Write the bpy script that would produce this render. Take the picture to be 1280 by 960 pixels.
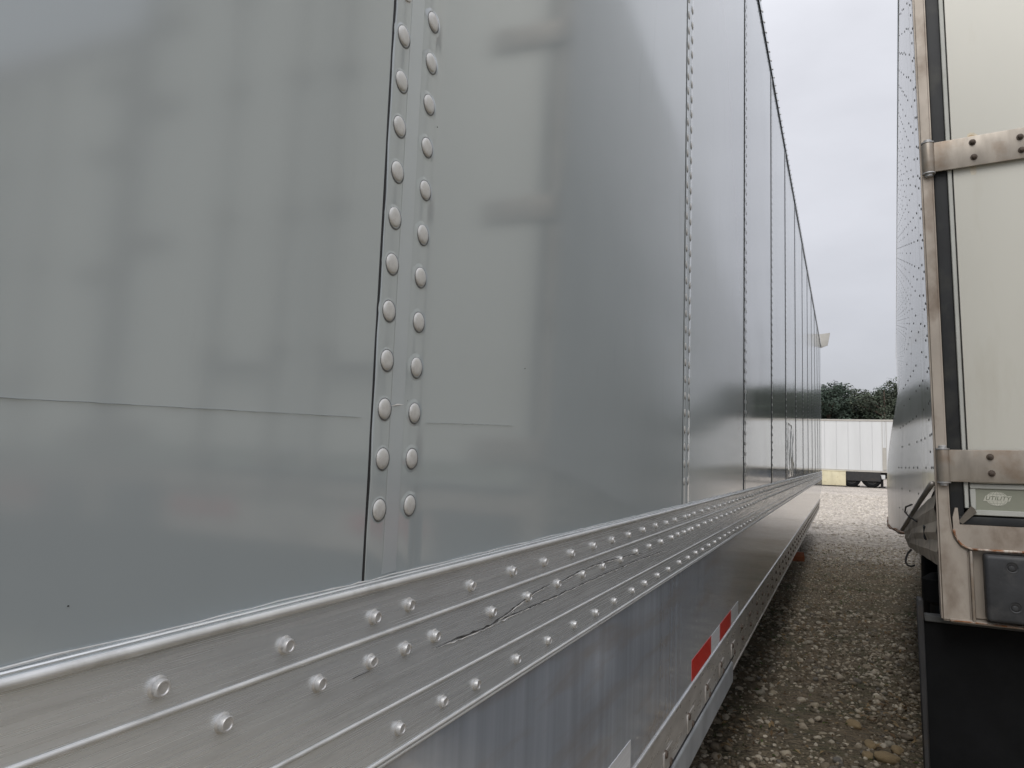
import bpy, bmesh, math, random
import numpy as np
from mathutils import Vector, Matrix

random.seed(7)
rng = np.random.default_rng(11)
for o in list(bpy.data.objects):
    bpy.data.objects.remove(o, do_unlink=True)
scene = bpy.context.scene
COL = scene.collection
RAD = math.radians

# ------------------------------------------------------------------ camera
H = 1.45                       # eye height, metres
CAMX = 0.40                    # distance from the grey trailer's side
yaw, pitch, roll = RAD(25.463), RAD(5.768), RAD(2.051)
fwd = Vector((-math.sin(yaw)*math.cos(pitch), math.cos(yaw)*math.cos(pitch), math.sin(pitch)))
r0 = Vector((math.cos(yaw), math.sin(yaw), 0)); u0 = r0.cross(fwd)
rr = r0*math.cos(roll) + u0*math.sin(roll); uu = -r0*math.sin(roll) + u0*math.cos(roll)
cd = bpy.data.cameras.new('camera'); cam = bpy.data.objects.new('camera', cd); COL.objects.link(cam)
M = Matrix((rr, uu, -fwd)).transposed().to_4x4(); M.translation = Vector((CAMX, 0, H))
cam.matrix_world = M
cd.sensor_width = 36.0; cd.lens = 36.0*870/1280; cd.clip_start = 0.03; cd.clip_end = 3000
scene.camera = cam

# ------------------------------------------------------------------ world: overcast sky, soft sun
SUN_EL, SUN_AZ = RAD(50), RAD(190)      # azimuth clockwise from +y
w = bpy.data.worlds.new('World'); scene.world = w; w.use_nodes = True
nt = w.node_tree; nt.nodes.clear()
N = nt.nodes.new; LK = nt.links.new
sky = N('ShaderNodeTexSky'); sky.sky_type = 'NISHITA'; sky.sun_disc = False
sky.sun_elevation = SUN_EL; sky.sun_rotation = SUN_AZ; sky.dust_density = 3.0
tc = N('ShaderNodeTexCoord'); sep = N('ShaderNodeSeparateXYZ'); LK(tc.outputs['Generated'], sep.inputs[0])
mx = N('ShaderNodeMath'); mx.operation = 'MAXIMUM'; mx.inputs[1].default_value = 0.0; LK(sep.outputs['Z'], mx.inputs[0])
r1 = N('ShaderNodeMath'); r1.operation = 'MULTIPLY_ADD'; r1.inputs[1].default_value = 6.0; r1.inputs[2].default_value = 1.6; LK(mx.outputs[0], r1.inputs[0])
ramp = N('ShaderNodeMath'); ramp.operation = 'MULTIPLY_ADD'; ramp.inputs[2].default_value = 5.3; LK(r1.outputs[0], ramp.inputs[0]); LK(mx.outputs[0], ramp.inputs[1])   # overcast: brighter towards the zenith
mp = N('ShaderNodeMapping'); mp.inputs['Scale'].default_value = (1.3, 1.3, 2.8); LK(tc.outputs['Generated'], mp.inputs[0])
cn = N('ShaderNodeTexNoise'); cn.inputs['Scale'].default_value = 1.7; cn.inputs['Detail'].default_value = 6; cn.inputs['Roughness'].default_value = .5
LK(mp.outputs[0], cn.inputs['Vector'])
cr = N('ShaderNodeMapRange'); cr.inputs['From Min'].default_value = .3; cr.inputs['From Max'].default_value = .7
cr.inputs['To Min'].default_value = .85; cr.inputs['To Max'].default_value = 1.13; LK(cn.outputs['Fac'], cr.inputs['Value'])
mul = N('ShaderNodeMath'); mul.operation = 'MULTIPLY'; LK(ramp.outputs[0], mul.inputs[0]); LK(cr.outputs[0], mul.inputs[1])
cloud = N('ShaderNodeVectorMath'); cloud.operation = 'SCALE'; cloud.inputs[0].default_value = (.972, .982, 1.048); LK(mul.outputs[0], cloud.inputs['Scale'])
mix = N('ShaderNodeMix'); mix.data_type = 'RGBA'; mix.inputs['Factor'].default_value = .90
LK(sky.outputs[0], mix.inputs['A']); LK(cloud.outputs[0], mix.inputs['B'])
bg = N('ShaderNodeBackground'); bg.inputs['Strength'].default_value = 0.082; LK(mix.outputs['Result'], bg.inputs['Color'])
out = N('ShaderNodeOutputWorld'); LK(bg.outputs[0], out.inputs['Surface'])

sd = bpy.data.lights.new('sun', 'SUN'); sd.energy = 1.5; sd.angle = RAD(45); sd.color = (1, .97, .93)
sun = bpy.data.objects.new('sun', sd); COL.objects.link(sun)
sdir = Vector((math.sin(SUN_AZ)*math.cos(SUN_EL), math.cos(SUN_AZ)*math.cos(SUN_EL), math.sin(SUN_EL)))
sun.rotation_euler = sdir.to_track_quat('Z', 'Y').to_euler(); sun.location = (-20, -20, 40)
scene.view_settings.view_transform = 'Standard'; scene.view_settings.look = 'None'
scene.view_settings.exposure = 0.50; scene.view_settings.gamma = 1.0
scene.render.engine = 'CYCLES'
scene.cycles.max_bounces = 8; scene.cycles.glossy_bounces = 5; scene.cycles.diffuse_bounces = 4

# ------------------------------------------------------------------ materials
MATS = {}
def mat(name, col, rough=.5, metal=0., var=.0, vscale=4., stretch=(1, 1, 1), bump=0., bscale=60., bstretch=None,
        ior=1.5, rvar=0., tint=None, tint_lo=.55, tint_hi=.7, tscale=6., tstretch=(1, 1, 1), island=0., island_col=None, aniso=0.):
    if name in MATS: return MATS[name]
    m = bpy.data.materials.new(name); m.use_nodes = True; t = m.node_tree; n = t.nodes; L = t.links.new
    b = n['Principled BSDF']
    b.inputs['Roughness'].default_value = rough; b.inputs['Metallic'].default_value = metal; b.inputs['IOR'].default_value = ior
    co = n.new('ShaderNodeTexCoord')
    def noise(scale, st, detail=4, rgh=.55):
        mp = n.new('ShaderNodeMapping'); mp.inputs['Scale'].default_value = st; L(co.outputs['Object'], mp.inputs[0])
        x = n.new('ShaderNodeTexNoise'); x.inputs['Scale'].default_value = scale; x.inputs['Detail'].default_value = detail
        x.inputs['Roughness'].default_value = rgh; L(mp.outputs[0], x.inputs['Vector']); return x
    rgb = n.new('ShaderNodeRGB'); rgb.outputs[0].default_value = (*col, 1); cur = rgb.outputs[0]
    def scale_by(cur, fac):
        v = n.new('ShaderNodeVectorMath'); v.operation = 'SCALE'; L(cur, v.inputs[0]); L(fac, v.inputs['Scale']); return v.outputs[0]
    if island:
        g = n.new('ShaderNodeNewGeometry')
        if island_col:
            cm = n.new('ShaderNodeValToRGB'); e = cm.color_ramp.elements
            e[0].color = (*island_col[0], 1); e[1].color = (*island_col[-1], 1)
            for k, c in enumerate(island_col[1:-1]):
                q = e.new((k+1)/(len(island_col)-1)); q.color = (*c, 1)
            L(g.outputs['Random Per Island'], cm.inputs[0]); cur = cm.outputs[0]
        else:
            mr = n.new('ShaderNodeMapRange'); mr.inputs['To Min'].default_value = 1-island; mr.inputs['To Max'].default_value = 1+island
            L(g.outputs['Random Per Island'], mr.inputs['Value']); cur = scale_by(cur, mr.outputs[0])
    if var:
        x = noise(vscale, stretch)
        mr = n.new('ShaderNodeMapRange'); mr.inputs['From Min'].default_value = .28; mr.inputs['From Max'].default_value = .72
        mr.inputs['To Min'].default_value = 1-var; mr.inputs['To Max'].default_value = 1+var
        L(x.outputs['Fac'], mr.inputs['Value']); cur = scale_by(cur, mr.outputs[0])
    if tint:
        x = noise(tscale, tstretch, 6, .6)
        mr = n.new('ShaderNodeMapRange'); mr.inputs['From Min'].default_value = tint_lo; mr.inputs['From Max'].default_value = tint_hi
        L(x.outputs['Fac'], mr.inputs['Value'])
        mxx = n.new('ShaderNodeMix'); mxx.data_type = 'RGBA'; L(mr.outputs[0], mxx.inputs['Factor']); L(cur, mxx.inputs['A'])
        mxx.inputs['B'].default_value = (*tint, 1); cur = mxx.outputs['Result']
    L(cur, b.inputs['Base Color'])
    if rvar:
        x = noise(vscale*1.7, stretch)
        mr = n.new('ShaderNodeMapRange'); mr.inputs['From Min'].default_value = .3; mr.inputs['From Max'].default_value = .7
        mr.inputs['To Min'].default_value = max(.02, rough-rvar); mr.inputs['To Max'].default_value = rough+rvar
        L(x.outputs['Fac'], mr.inputs['Value']); L(mr.outputs[0], b.inputs['Roughness'])
    if bump:
        x = noise(bscale, bstretch or (1, 1, 1), 5)
        bp = n.new('ShaderNodeBump'); bp.inputs['Strength'].default_value = 1; bp.inputs['Distance'].default_value = bump
        L(x.outputs['Fac'], bp.inputs['Height']); L(bp.outputs[0], b.inputs['Normal'])
    MATS[name] = m; return m

PAINT = mat('grey_gloss_paint', (.405, .448, .462), rough=.100, metal=.12, var=.05, vscale=1.2, bump=.0005, bscale=1.3, bstretch=(1, 1, .5), ior=1.95, rvar=.025,
            tint=(.355, .390, .400), tint_lo=.60, tint_hi=.85, tscale=9, tstretch=(1, 1.5, .25))
STRIP = PAINT
ALU = mat('brushed_aluminium_rail', (.755, .785, .80), rough=.26, metal=.55, var=.05, vscale=7, stretch=(1, .25, 26), rvar=.07, bump=.00008, bscale=40, bstretch=(1, .05, 9),
          tint=(.60, .615, .62), tint_lo=.52, tint_hi=.78, tscale=12, tstretch=(1, .7, 9))
ALU_PANEL = mat('dull_aluminium_skirt', (.56, .61, .68), rough=.10, metal=.55, var=.16, vscale=3.2, stretch=(1, 9, .35), rvar=.06, bump=.0003, bscale=3,
                tint=(.50, .47, .455), tint_lo=.5, tint_hi=.75, tscale=2.2, tstretch=(1, 1, 6))
ALU_LOW = mat('weathered_aluminium', (.52, .50, .47), rough=.32, metal=.45, var=.2, vscale=6, stretch=(1, 1, 4), rvar=.1,
              tint=(.30, .25, .20), tint_lo=.55, tint_hi=.80, tscale=5)
ALU_BLUE = mat('pale_zinc_lip', (.37, .39, .405), rough=.45, metal=.3, var=.2, vscale=9, tint=(.22, .19, .16), tint_lo=.6, tint_hi=.8)
BEADMAT = mat('bare_aluminium_edge', (.68, .69, .69), rough=.36, metal=.5, var=.12, vscale=8, stretch=(1, 3, 1), tint=(.34, .33, .30), tint_lo=.6, tint_hi=.8, tscale=11)
RIVET_M = mat('pale_rivet_paint', (.60, .60, .585), rough=.38, metal=.25, var=.12, vscale=70, tint=(.42, .41, .39), tint_lo=.55, tint_hi=.75, tscale=120)
BOLT_M = mat('bright_collar_metal', (.62, .62, .615), rough=.42, metal=.6, var=.2, vscale=140, tint=(.32, .31, .30), tint_lo=.58, tint_hi=.75, tscale=160)
BLACK_SEAL = mat('black_sealant', (.012, .012, .013), rough=.6)
DARK_STEEL = mat('black_chassis_steel', (.022, .022, .023), rough=.6, var=.3, vscale=8, tint=(.06, .045, .032), tint_lo=.55, tint_hi=.75)
DARK_BOLT = mat('rusty_dark_bolt', (.075, .055, .042), rough=.7, var=.4, vscale=40)
RUST = mat('flaking_rust', (.20, .085, .035), rough=.85, var=.5, vscale=35, tint=(.52, .47, .41), tint_lo=.46, tint_hi=.60, tscale=32, bump=.001, bscale=150)
TAPE_RED = mat('red_reflective_tape', (.52, .022, .015), rough=.32, var=.12, vscale=60, island=0)
TAPE_WHITE = mat('white_reflective_tape', (.60, .61, .62), rough=.32, var=.10, vscale=10, stretch=(1, .3, 14))
WHITE_DOOR = mat('cream_white_door_skin', (.60, .595, .54), rough=.36, var=.06, vscale=1.6, stretch=(1, 1, .4), bump=.0006, bscale=2.5, tint=(.51, .49, .42), tint_lo=.55, tint_hi=.85, tscale=3, tstretch=(2.5, 1, .5))
DOOR_TRIM = mat('pale_grey_door_trim', (.42, .43, .40), rough=.42, var=.1, vscale=8, tint=(.28, .27, .22), tint_lo=.58, tint_hi=.8)
DOOR_GREEN = mat('grey_green_door_band', (.235, .245, .195), rough=.45, var=.1, vscale=6)
SIDE_WHITE = mat('white_gloss_side_skin', (.60, .595, .585), rough=.16, var=.05, vscale=2, bump=.0006, bscale=2.2, ior=1.55, tint=(.42, .40, .36), tint_lo=.55, tint_hi=.8, tscale=3, tstretch=(1, 2, .3))
BEIGE = mat('dirty_beige_frame_steel', (.40, .355, .305), rough=.5, metal=.25, var=.16, vscale=7, stretch=(1, 1, .5), rvar=.1, bump=.0004, bscale=30,
            tint=(.15, .105, .072), tint_lo=.46, tint_hi=.72, tscale=7, tstretch=(1, 1, .6))
CREASE = mat('crumpled_beige_sheet', (.52, .455, .375), rough=.5, metal=.15, var=.2, vscale=9, tint=(.14, .10, .075), tint_lo=.56, tint_hi=.75, tscale=11)
STAINLESS = mat('stained_hinge_steel', (.315, .283, .243), rough=.42, metal=.4, var=.2, vscale=9, stretch=(3, 1, 1), rvar=.08,
                tint=(.20, .135, .085), tint_lo=.50, tint_hi=.76, tscale=8)
RUBBER = mat('black_rubber', (.0055, .0060, .0066), rough=.8, ior=1.25, var=.25, vscale=12, bump=.0004, bscale=80)
GASKET = mat('dark_door_gasket', (.011, .013, .015), rough=.6, var=.3, vscale=10, tint=(.05, .05, .042), tint_lo=.5, tint_hi=.75)
PAD = mat('dock_pad_rubber', (.028, .030, .033), rough=.55, var=.3, vscale=14, tint=(.06, .06, .06), tint_lo=.55, tint_hi=.8, tscale=18, bump=.0006, bscale=70)
EMBLEM = mat('pale_emblem_print', (.50, .50, .43), rough=.5, var=.06, vscale=30)
EMBLEM_D = mat('emblem_ink', (.165, .175, .135), rough=.5)
LAMP_RED = mat('red_lamp_lens', (.35, .015, .012), rough=.2)
FAR_WHITE = mat('white_trailer_sheet', (.60, .615, .62), rough=.4, var=.05, vscale=.8, stretch=(2, 1, .3))
FAR_GREY = mat('grey_trailer_trim', (.40, .385, .35), rough=.5, var=.1)
YELLOW = mat('pale_yellow_paint', (.62, .57, .40), rough=.55, var=.12, vscale=2, tint=(.40, .33, .18), tint_lo=.6, tint_hi=.8)
ORANGE = mat('faded_orange_plastic', (.42, .13, .05), rough=.5, var=.2, vscale=12)
RIM = mat('wheel_rim_metal', (.45, .45, .45), rough=.4, metal=.5, var=.2, vscale=8, tint=(.18, .13, .09), tint_lo=.55, tint_hi=.75)
STONE_C = [(.12, .10, .07), (.18, .15, .105), (.30, .255, .185), (.43, .37, .275), (.56, .49, .385), (.36, .325, .26), (.68, .61, .49), (.25, .195, .13), (.20, .19, .17)]
GRAVEL = mat('crushed_stone', (.3, .27, .23), rough=.85, island=.3, island_col=STONE_C, var=.25, vscale=45)
TANSTONE = mat('tan_stone', (.40, .30, .17), rough=.8, var=.3, vscale=25, bump=.002, bscale=60)
BARK = mat('pine_bark', (.10, .075, .058), rough=.9, var=.3, vscale=6, bump=.02, bscale=8)
LEAF = [mat('dark_green_foliage', (.036, .056, .040), rough=.8, island=.55), mat('mid_green_foliage', (.046, .066, .043), rough=.8, island=.55),
        mat('olive_green_foliage', (.050, .063, .042), rough=.8, island=.5)]

def ground_material():
    m = bpy.data.materials.new('gravel_yard'); m.use_nodes = True; t = m.node_tree; n = t.nodes; L = t.links.new
    b = n['Principled BSDF']; b.inputs['Roughness'].default_value = .92
    co = n.new('ShaderNodeTexCoord'); P = co.outputs['Object']
    v = n.new('ShaderNodeTexVoronoi'); v.inputs['Scale'].default_value = 17; v.inputs['Randomness'].default_value = 1; L(P, v.inputs['Vector'])
    v2 = n.new('ShaderNodeTexVoronoi'); v2.inputs['Scale'].default_value = 41; L(P, v2.inputs['Vector'])
    sv = n.new('ShaderNodeSeparateColor'); L(v.outputs['Color'], sv.inputs[0])
    cr = n.new('ShaderNodeValToRGB'); e = cr.color_ramp.elements
    e[0].color = (.30, .26, .22, 1); e[1].color = (.66, .61, .55, 1)
    for p, c in ((.3, (.42, .375, .325, 1)), (.62, (.54, .49, .43, 1))):
        q = e.new(p); q.color = c
    L(sv.outputs[0], cr.inputs[0])
    nz = n.new('ShaderNodeTexNoise'); nz.inputs['Scale'].default_value = .45; nz.inputs['Detail'].default_value = 7; nz.inputs['Roughness'].default_value = .62; L(P, nz.inputs['Vector'])
    mr = n.new('ShaderNodeMapRange'); mr.inputs['From Min'].default_value = .3; mr.inputs['From Max'].default_value = .7; mr.inputs['To Min'].default_value = .78; mr.inputs['To Max'].default_value = 1.16
    L(nz.outputs['Fac'], mr.inputs['Value'])
    sc = n.new('ShaderNodeVectorMath'); sc.operation = 'SCALE'; L(cr.outputs[0], sc.inputs[0]); L(mr.outputs[0], sc.inputs['Scale'])
    # silt and moss that gathered in the lane where nobody drives: an irregular patch of damp dirt
    sp = n.new('ShaderNodeSeparateXYZ'); L(P, sp.inputs[0])
    nb = n.new('ShaderNodeTexNoise'); nb.inputs['Scale'].default_value = .9; nb.inputs['Detail'].default_value = 5; L(P, nb.inputs['Vector'])
    ad = n.new('ShaderNodeMath'); ad.operation = 'MULTIPLY_ADD'; ad.inputs[1].default_value = 5.0; L(nb.outputs['Fac'], ad.inputs[0]); L(sp.outputs['Y'], ad.inputs[2])
    m1 = n.new('ShaderNodeMapRange'); m1.inputs['From Min'].default_value = 16.0; m1.inputs['From Max'].default_value = 13.2; L(ad.outputs[0], m1.inputs['Value'])
    dn = n.new('ShaderNodeTexNoise'); dn.inputs['Scale'].default_value = 2.6; dn.inputs['Detail'].default_value = 8; dn.inputs['Roughness'].default_value = .65; L(P, dn.inputs['Vector'])
    dc = n.new('ShaderNodeValToRGB'); e = dc.color_ramp.elements
    e[0].position = .3; e[0].color = (.10, .112, .055, 1); e[1].position = .72; e[1].color = (.29, .225, .15, 1)
    q = e.new(.48); q.color = (.20, .165, .11, 1); L(dn.outputs['Fac'], dc.inputs[0])
    mx = n.new('ShaderNodeMix'); mx.data_type = 'RGBA'; L(m1.outputs[0], mx.inputs['Factor']); L(sc.outputs[0], mx.inputs['A']); L(dc.outputs[0], mx.inputs['B'])
    L(mx.outputs['Result'], b.inputs['Base Color'])
    a = n.new('ShaderNodeMath'); a.operation = 'ADD'; L(v.outputs['Distance'], a.inputs[0]); L(v2.outputs['Distance'], a.inputs[1])
    bp = n.new('ShaderNodeBump'); bp.invert = True; bp.inputs['Distance'].default_value = .025; L(a.outputs[0], bp.inputs['Height']); L(bp.outputs[0], b.inputs['Normal'])
    return m
GROUND = ground_material()

# ------------------------------------------------------------------ mesh helpers
class MB:
    def __init__(s): s.V = []; s.F = []
    def add(s, vs, fs):
        k = len(s.V); s.V += [tuple(v) for v in vs]; s.F += [tuple(i+k for i in f) for f in fs]; return s
    def box(s, x0, x1, y0, y1, z0, z1):
        return s.add([(x0, y0, z0), (x1, y0, z0), (x1, y1, z0), (x0, y1, z0), (x0, y0, z1), (x1, y0, z1), (x1, y1, z1), (x0, y1, z1)],
                     [(3, 2, 1, 0), (4, 5, 6, 7), (0, 1, 5, 4), (1, 2, 6, 5), (2, 3, 7, 6), (3, 0, 4, 7)])
    def bbox(s, x0, x1, y0, y1, z0, z1, b=.004, seg=2):
        bm = bmesh.new(); bmesh.ops.create_cube(bm, size=1)
        for v in bm.verts: v.co = Vector(((x0+x1)/2+v.co.x*(x1-x0), (y0+y1)/2+v.co.y*(y1-y0), (z0+z1)/2+v.co.z*(z1-z0)))
        bmesh.ops.bevel(bm, geom=list(bm.edges), offset=b, segments=seg, affect='EDGES', profile=.6)
        bm.verts.index_update()
        s.add([v.co[:] for v in bm.verts], [[v.index for v in f.verts] for f in bm.faces]); bm.free(); return s
    def lathe(s, prof, n=16, origin=(0, 0, 0), axis='x', cap=True):
        """prof: list of (r, h); revolved about axis through origin"""
        k = len(s.V)
        for r, h in prof:
            for i in range(n):
                a = 2*math.pi*i/n; c, d = r*math.cos(a), r*math.sin(a)
                p = {'x': (h, c, d), 'y': (c, h, -d), 'z': (c, d, h)}[axis]
                s.V.append((p[0]+origin[0], p[1]+origin[1], p[2]+origin[2]))
        for j in range(len(prof)-1):
            for i in range(n):
                i2 = (i+1) % n; s.F.append((k+j*n+i, k+j*n+i2, k+(j+1)*n+i2, k+(j+1)*n+i))
        if cap:
            s.F.append(tuple(k+i for i in reversed(range(n)))); s.F.append(tuple(k+(len(prof)-1)*n+i for i in range(n)))
        return s
    def extrude(s, poly, a0, a1, axis='y'):
        """poly in the plane across axis: for 'y' (x,z), for 'x' (y,z)"""
        n = len(poly); k = len(s.V)
        for a in (a0, a1):
            for p in poly: s.V.append((p[0], a, p[1]) if axis == 'y' else (a, p[0], p[1]))
        for i in range(n):
            j = (i+1) % n; s.F.append((k+i, k+j, k+n+j, k+n+i))
        s.F.append(tuple(k+i for i in range(n))); s.F.append(tuple(k+n+i for i in reversed(range(n)))); return s
    def tube(s, pts, rad, n=8):
        pts = [Vector(p) for p in pts]; k = len(s.V)
        for i, p in enumerate(pts):
            d = (pts[min(i+1, len(pts)-1)]-pts[max(i-1, 0)]).normalized()
            a = d.orthogonal().normalized() if i == 0 else (a - d*a.dot(d)).normalized()
            b = d.cross(a); r = rad[i] if hasattr(rad, '__len__') else rad
            for j in range(n):
                t = 2*math.pi*j/n; s.V.append((p+a*r*math.cos(t)+b*r*math.sin(t))[:])
        for i in range(len(pts)-1):
            for j in range(n):
                j2 = (j+1) % n; s.F.append((k+i*n+j, k+i*n+j2, k+(i+1)*n+j2, k+(i+1)*n+j))
        s.F.append(tuple(k+j for j in reversed(range(n)))); s.F.append(tuple(k+(len(pts)-1)*n+j for j in range(n))); return s
    def mesh(s, name, m, smooth=None):
        me = bpy.data.meshes.new(name); me.from_pydata(s.V, [], s.F)
        bm = bmesh.new(); bm.from_mesh(me); bmesh.ops.recalc_face_normals(bm, faces=bm.faces); bm.to_mesh(me); bm.free()
        me.materials.append(m)
        if smooth is not None:
            me.polygons.foreach_set('use_smooth', [True]*len(me.polygons))
            if smooth: me.set_sharp_from_angle(angle=RAD(smooth))
        me.update(); return me
    def build(s, name, m, parent=None, smooth=None, loc=(0, 0, 0)):
        return link(name, s.mesh(name, m, smooth), parent, loc)
def link(name, me, parent=None, loc=(0, 0, 0)):
    o = bpy.data.objects.new(name, me); COL.objects.link(o); o.location = loc
    if parent: o.parent = parent
    return o
def tag(o, label=None, cat=None, group=None, kind=None):
    if label: o['label'] = label
    if cat: o['category'] = cat
    if group: o['group'] = group
    if kind: o['kind'] = kind
    return o
def empty(name, loc, rot=None):
    o = bpy.data.objects.new(name, None); COL.objects.link(o); o.location = loc; o.empty_display_size = .2
    if rot: o.rotation_euler = rot
    return o
def copy_tree(o, parent=None):
    c = o.copy(); COL.objects.link(c); c.parent = parent
    for ch in list(o.children): copy_tree(ch, c)
    return c
def sstep(a, b, x):
    t = min(1, max(0, (x-a)/(b-a))); return t*t*(3-2*t)
def gz(y): return .30*sstep(18, 42, y)          # the yard rises a little towards the far row

# ------------------------------------------------------------------ ground
ys = [-250, -60, -10, 0, 6, 12, 16] + [18+2*k for k in range(14)] + [60, 90, 160, 420]
xs = [-300, -60, -12, -3, 0, 3, 12, 60, 300]
g = MB(); g.V = [(x, y, gz(y)) for y in ys for x in xs]
nx = len(xs)
g.F = [(j*nx+i, j*nx+i+1, (j+1)*nx+i+1, (j+1)*nx+i) for j in range(len(ys)-1) for i in range(nx-1)]
tag(g.build('ground', GROUND, smooth=0), 'pale gravel yard with a dark damp lane between trailers', 'ground', kind='structure')

# ------------------------------------------------------------------ GREY TRAILER (its side is the plane x = 0)
Y0, Y1 = -1.0, 16.5
T = empty('grey_trailer', (-1.3, 7.75, 0)); TL = Vector((-1.3, 7.75, 0))
tag(T, 'long grey riveted box trailer with silver rails and red and white tape', 'trailer')
def tp(mb, name, m, smooth=None, parent=T):
    return mb.build(name, m, parent, smooth, (-TL.x, -TL.y, 0) if parent is T else (0, 0, 0))
SEAMS = [.536, 1.954, 3.285, 4.645, 5.88, 7.18, 8.55, 9.85, 11.2, 12.5, 13.8, 15.1]
ZB, ZT = 1.3275, 4.037
def panel(s0, s1, first, last):
    prof = [(0, s0)] if first else [(.0012, s0), (.0018, s0+.0008), (.0019, s0+.003), (.0018, s0+.024), (.0012, s0+.031), (.0011, s0+.050), (.0016, s0+.056), (.0016, s0+.074), (.0009, s0+.081), (.0002, s0+.087), (0, s0+.10)]
    prof += [(0, s1-.05), (0, s1-.0018)]
    zs = [ZB+i*(ZT-ZB)/58 for i in range(59)] if s0 < 2.2 and s1 < 4 else [ZB, (ZB+ZT)/2, ZT]
    mb = MB(); n = len(prof)
    for z in zs:
        for i, (x, y) in enumerate(prof):
            wob = (.0008*math.sin(z*67)+.0007*math.sin(z*23+1)) if (i == 0 and not first) else 0
            mb.V.append((x, y+wob, z))
    for j in range(len(zs)-1):
        for i in range(n-1): mb.F.append((j*n+i, j*n+i+1, (j+1)*n+i+1, (j+1)*n+i))
    # closed edge returns, 12 mm deep
    k = len(mb.V)
    for z in (zs[0], zs[-1]):
        mb.V += [(-.012, prof[0][1], z), (-.012, prof[-1][1], z)]
    m2 = (len(zs)-1)*n
    mb.F += [(0, m2, k+2, k), (n-1, k+1, k+3, m2+n-1), (k, k+2, k+3, k+1), tuple([k]+[k+1]+list(range(n-1, -1, -1))), tuple([k+3, k+2]+list(range(m2, m2+n)))]
    return tp(mb, 'side_panel', PAINT, smooth=50)
edges = [Y0]+SEAMS+[Y1-.05]
for i in range(len(edges)-1): panel(edges[i], edges[i+1], i == 0, i == len(edges)-2)
for s in SEAMS:
    mb = MB(); zz = [ZB-.001+i*(ZT-ZB)/60 for i in range(61)]
    for z in zz:
        wv = .0008*math.sin(z*67)+.0007*math.sin(z*23+1)
        mb.V += [(-.006, s-.0019, z), (.0004 if s < 3 else .0026, s-.0017+wv*.5, z), (.0011 if s < 3 else .0030, s-.0002+wv, z), (-.006, s, z)]
    for j in range(60):
        for a in range(3): mb.F.append((4*j+a, 4*j+a+1, 4*j+a+5, 4*j+a+4))
    tp(mb, 'seam_sealant', BLACK_SEAL)
    if s < 3: tp(MB().bbox(.0006, .0019, s+.0265, s+.0500, ZB+.004, ZT-.002, .0005, 1), 'sky_sheen_strip', mat('painted_sky_sheen', (.46, .505, .53), rough=.2, metal=.2, var=.08, vscale=3, stretch=(1, 1, .5), ior=1.9), smooth=40)  # raised seam channel; its paler blue paints in the sky's reflection

# base rail: one ribbed extrusion
def arc(cx, cz, r, a0, a1, n=6):
    return [(cx+r*math.cos(RAD(a0+(a1-a0)*i/n)), cz+r*math.sin(RAD(a0+(a1-a0)*i/n))) for i in range(n+1)]
P = [(-.012, 1.3275), (.0045, 1.3280), (.0052, 1.3272)]
P += [(.0052, 1.3262), (.0038, 1.3258), (.0048, 1.3245)]
P += arc(.0060, 1.3220, .0034, 70, -80)
P += [(.0045, 1.3183), (.0045, 1.2784)] + arc(.0045, 1.2765, .0020, 85, -85) + [(.0045, 1.2744), (.0048, 1.2062)]
P += arc(.0048, 1.2045, .0018, 85, -85) + [(.0048, 1.2026), (.0048, 1.1602)] + arc(.0050, 1.1585, .0019, 85, -85)
P += [(.0022, 1.1562), (.0022, 1.1552)] + arc(.0045, 1.1538, .0016, 85, -85) + [(.002, 1.1518), (-.012, 1.1518)]
mb = MB()
NY = 9
yr = [Y0, .1, .5, 1.2, 2.2, 4, 7, 11, Y1]
n = len(P)
for y in yr:
    for p in P: mb.V.append((p[0], y, p[1]))
for j in range(len(yr)-1):
    for i in range(n):
        i2 = (i+1) % n; mb.F.append((j*n+i, j*n+i2, (j+1)*n+i2, (j+1)*n+i))
mb.F += [tuple(range(n)), tuple(range((len(yr)-1)*n, len(yr)*n))]
tp(mb, 'base_rail', ALU, smooth=35)
# bright bead caps rubbed bare along the ribs
for (cx, cz, r, a0, a1) in ((.0060, 1.3220, .0036, 70, -60), (.0045, 1.2765, .0022, 80, -50), (.0048, 1.2045, .0020, 80, -50), (.0050, 1.1585, .0021, 80, -50), (.0045, 1.1538, .0018, 70, -50)):
    q = arc(cx, cz, r, a0, a1, 5)+[(cx-.001, cz)]
    tp(MB().extrude(q, Y0+.002, Y1-.002), 'rail_rib', BEADMAT, smooth=40)
# lead-coloured sealant squeezed out above the rail
mb = MB(); pts = []
yy = Y0
while yy < 6:
    pts.append((.0012+random.uniform(0, .0012), yy, 1.3290+random.uniform(-.0006, .0010))); yy += random.uniform(.012, .05)
tp(mb.tube(pts, [random.uniform(.0004, .0011) for _ in pts], 6), 'sealant_bead', BEADMAT, smooth=0)

# skirt (lower side panel), bottom rail, lip; the front end rises in a chamfer
def yz_plate(name, m, poly, x0, x1):
    return tp(MB().extrude(poly, x0, x1, axis='x'), name, m)
yz_plate('lower_side_panel', ALU_PANEL, [(Y0, .8085), (14.6, .8085), (16.45, 1.02), (16.45, 1.1515), (Y0, 1.1515)], -.012, .0015)
yz_plate('lower_side_ridge', BEADMAT, [(Y0, .8075), (14.6, .8075), (14.6, .8120), (Y0, .8120)], -.01, .0050)
yz_plate('bottom_rail', ALU_LOW, [(Y0, .650), (14.15, .650), (14.9, .735), (14.9, .8070), (Y0, .8070)], -.02, .0040)
tp(MB().bbox(-.03, .013, Y0+.01, 2.875, .614, .690, .003, 1), 'bottom_lip', ALU_BLUE, smooth=40)
tp(MB().box(-.004, .0062, Y0+.01, 2.95, .6905, .6955), 'lip_gap_shadow_strip', BLACK_SEAL)
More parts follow.
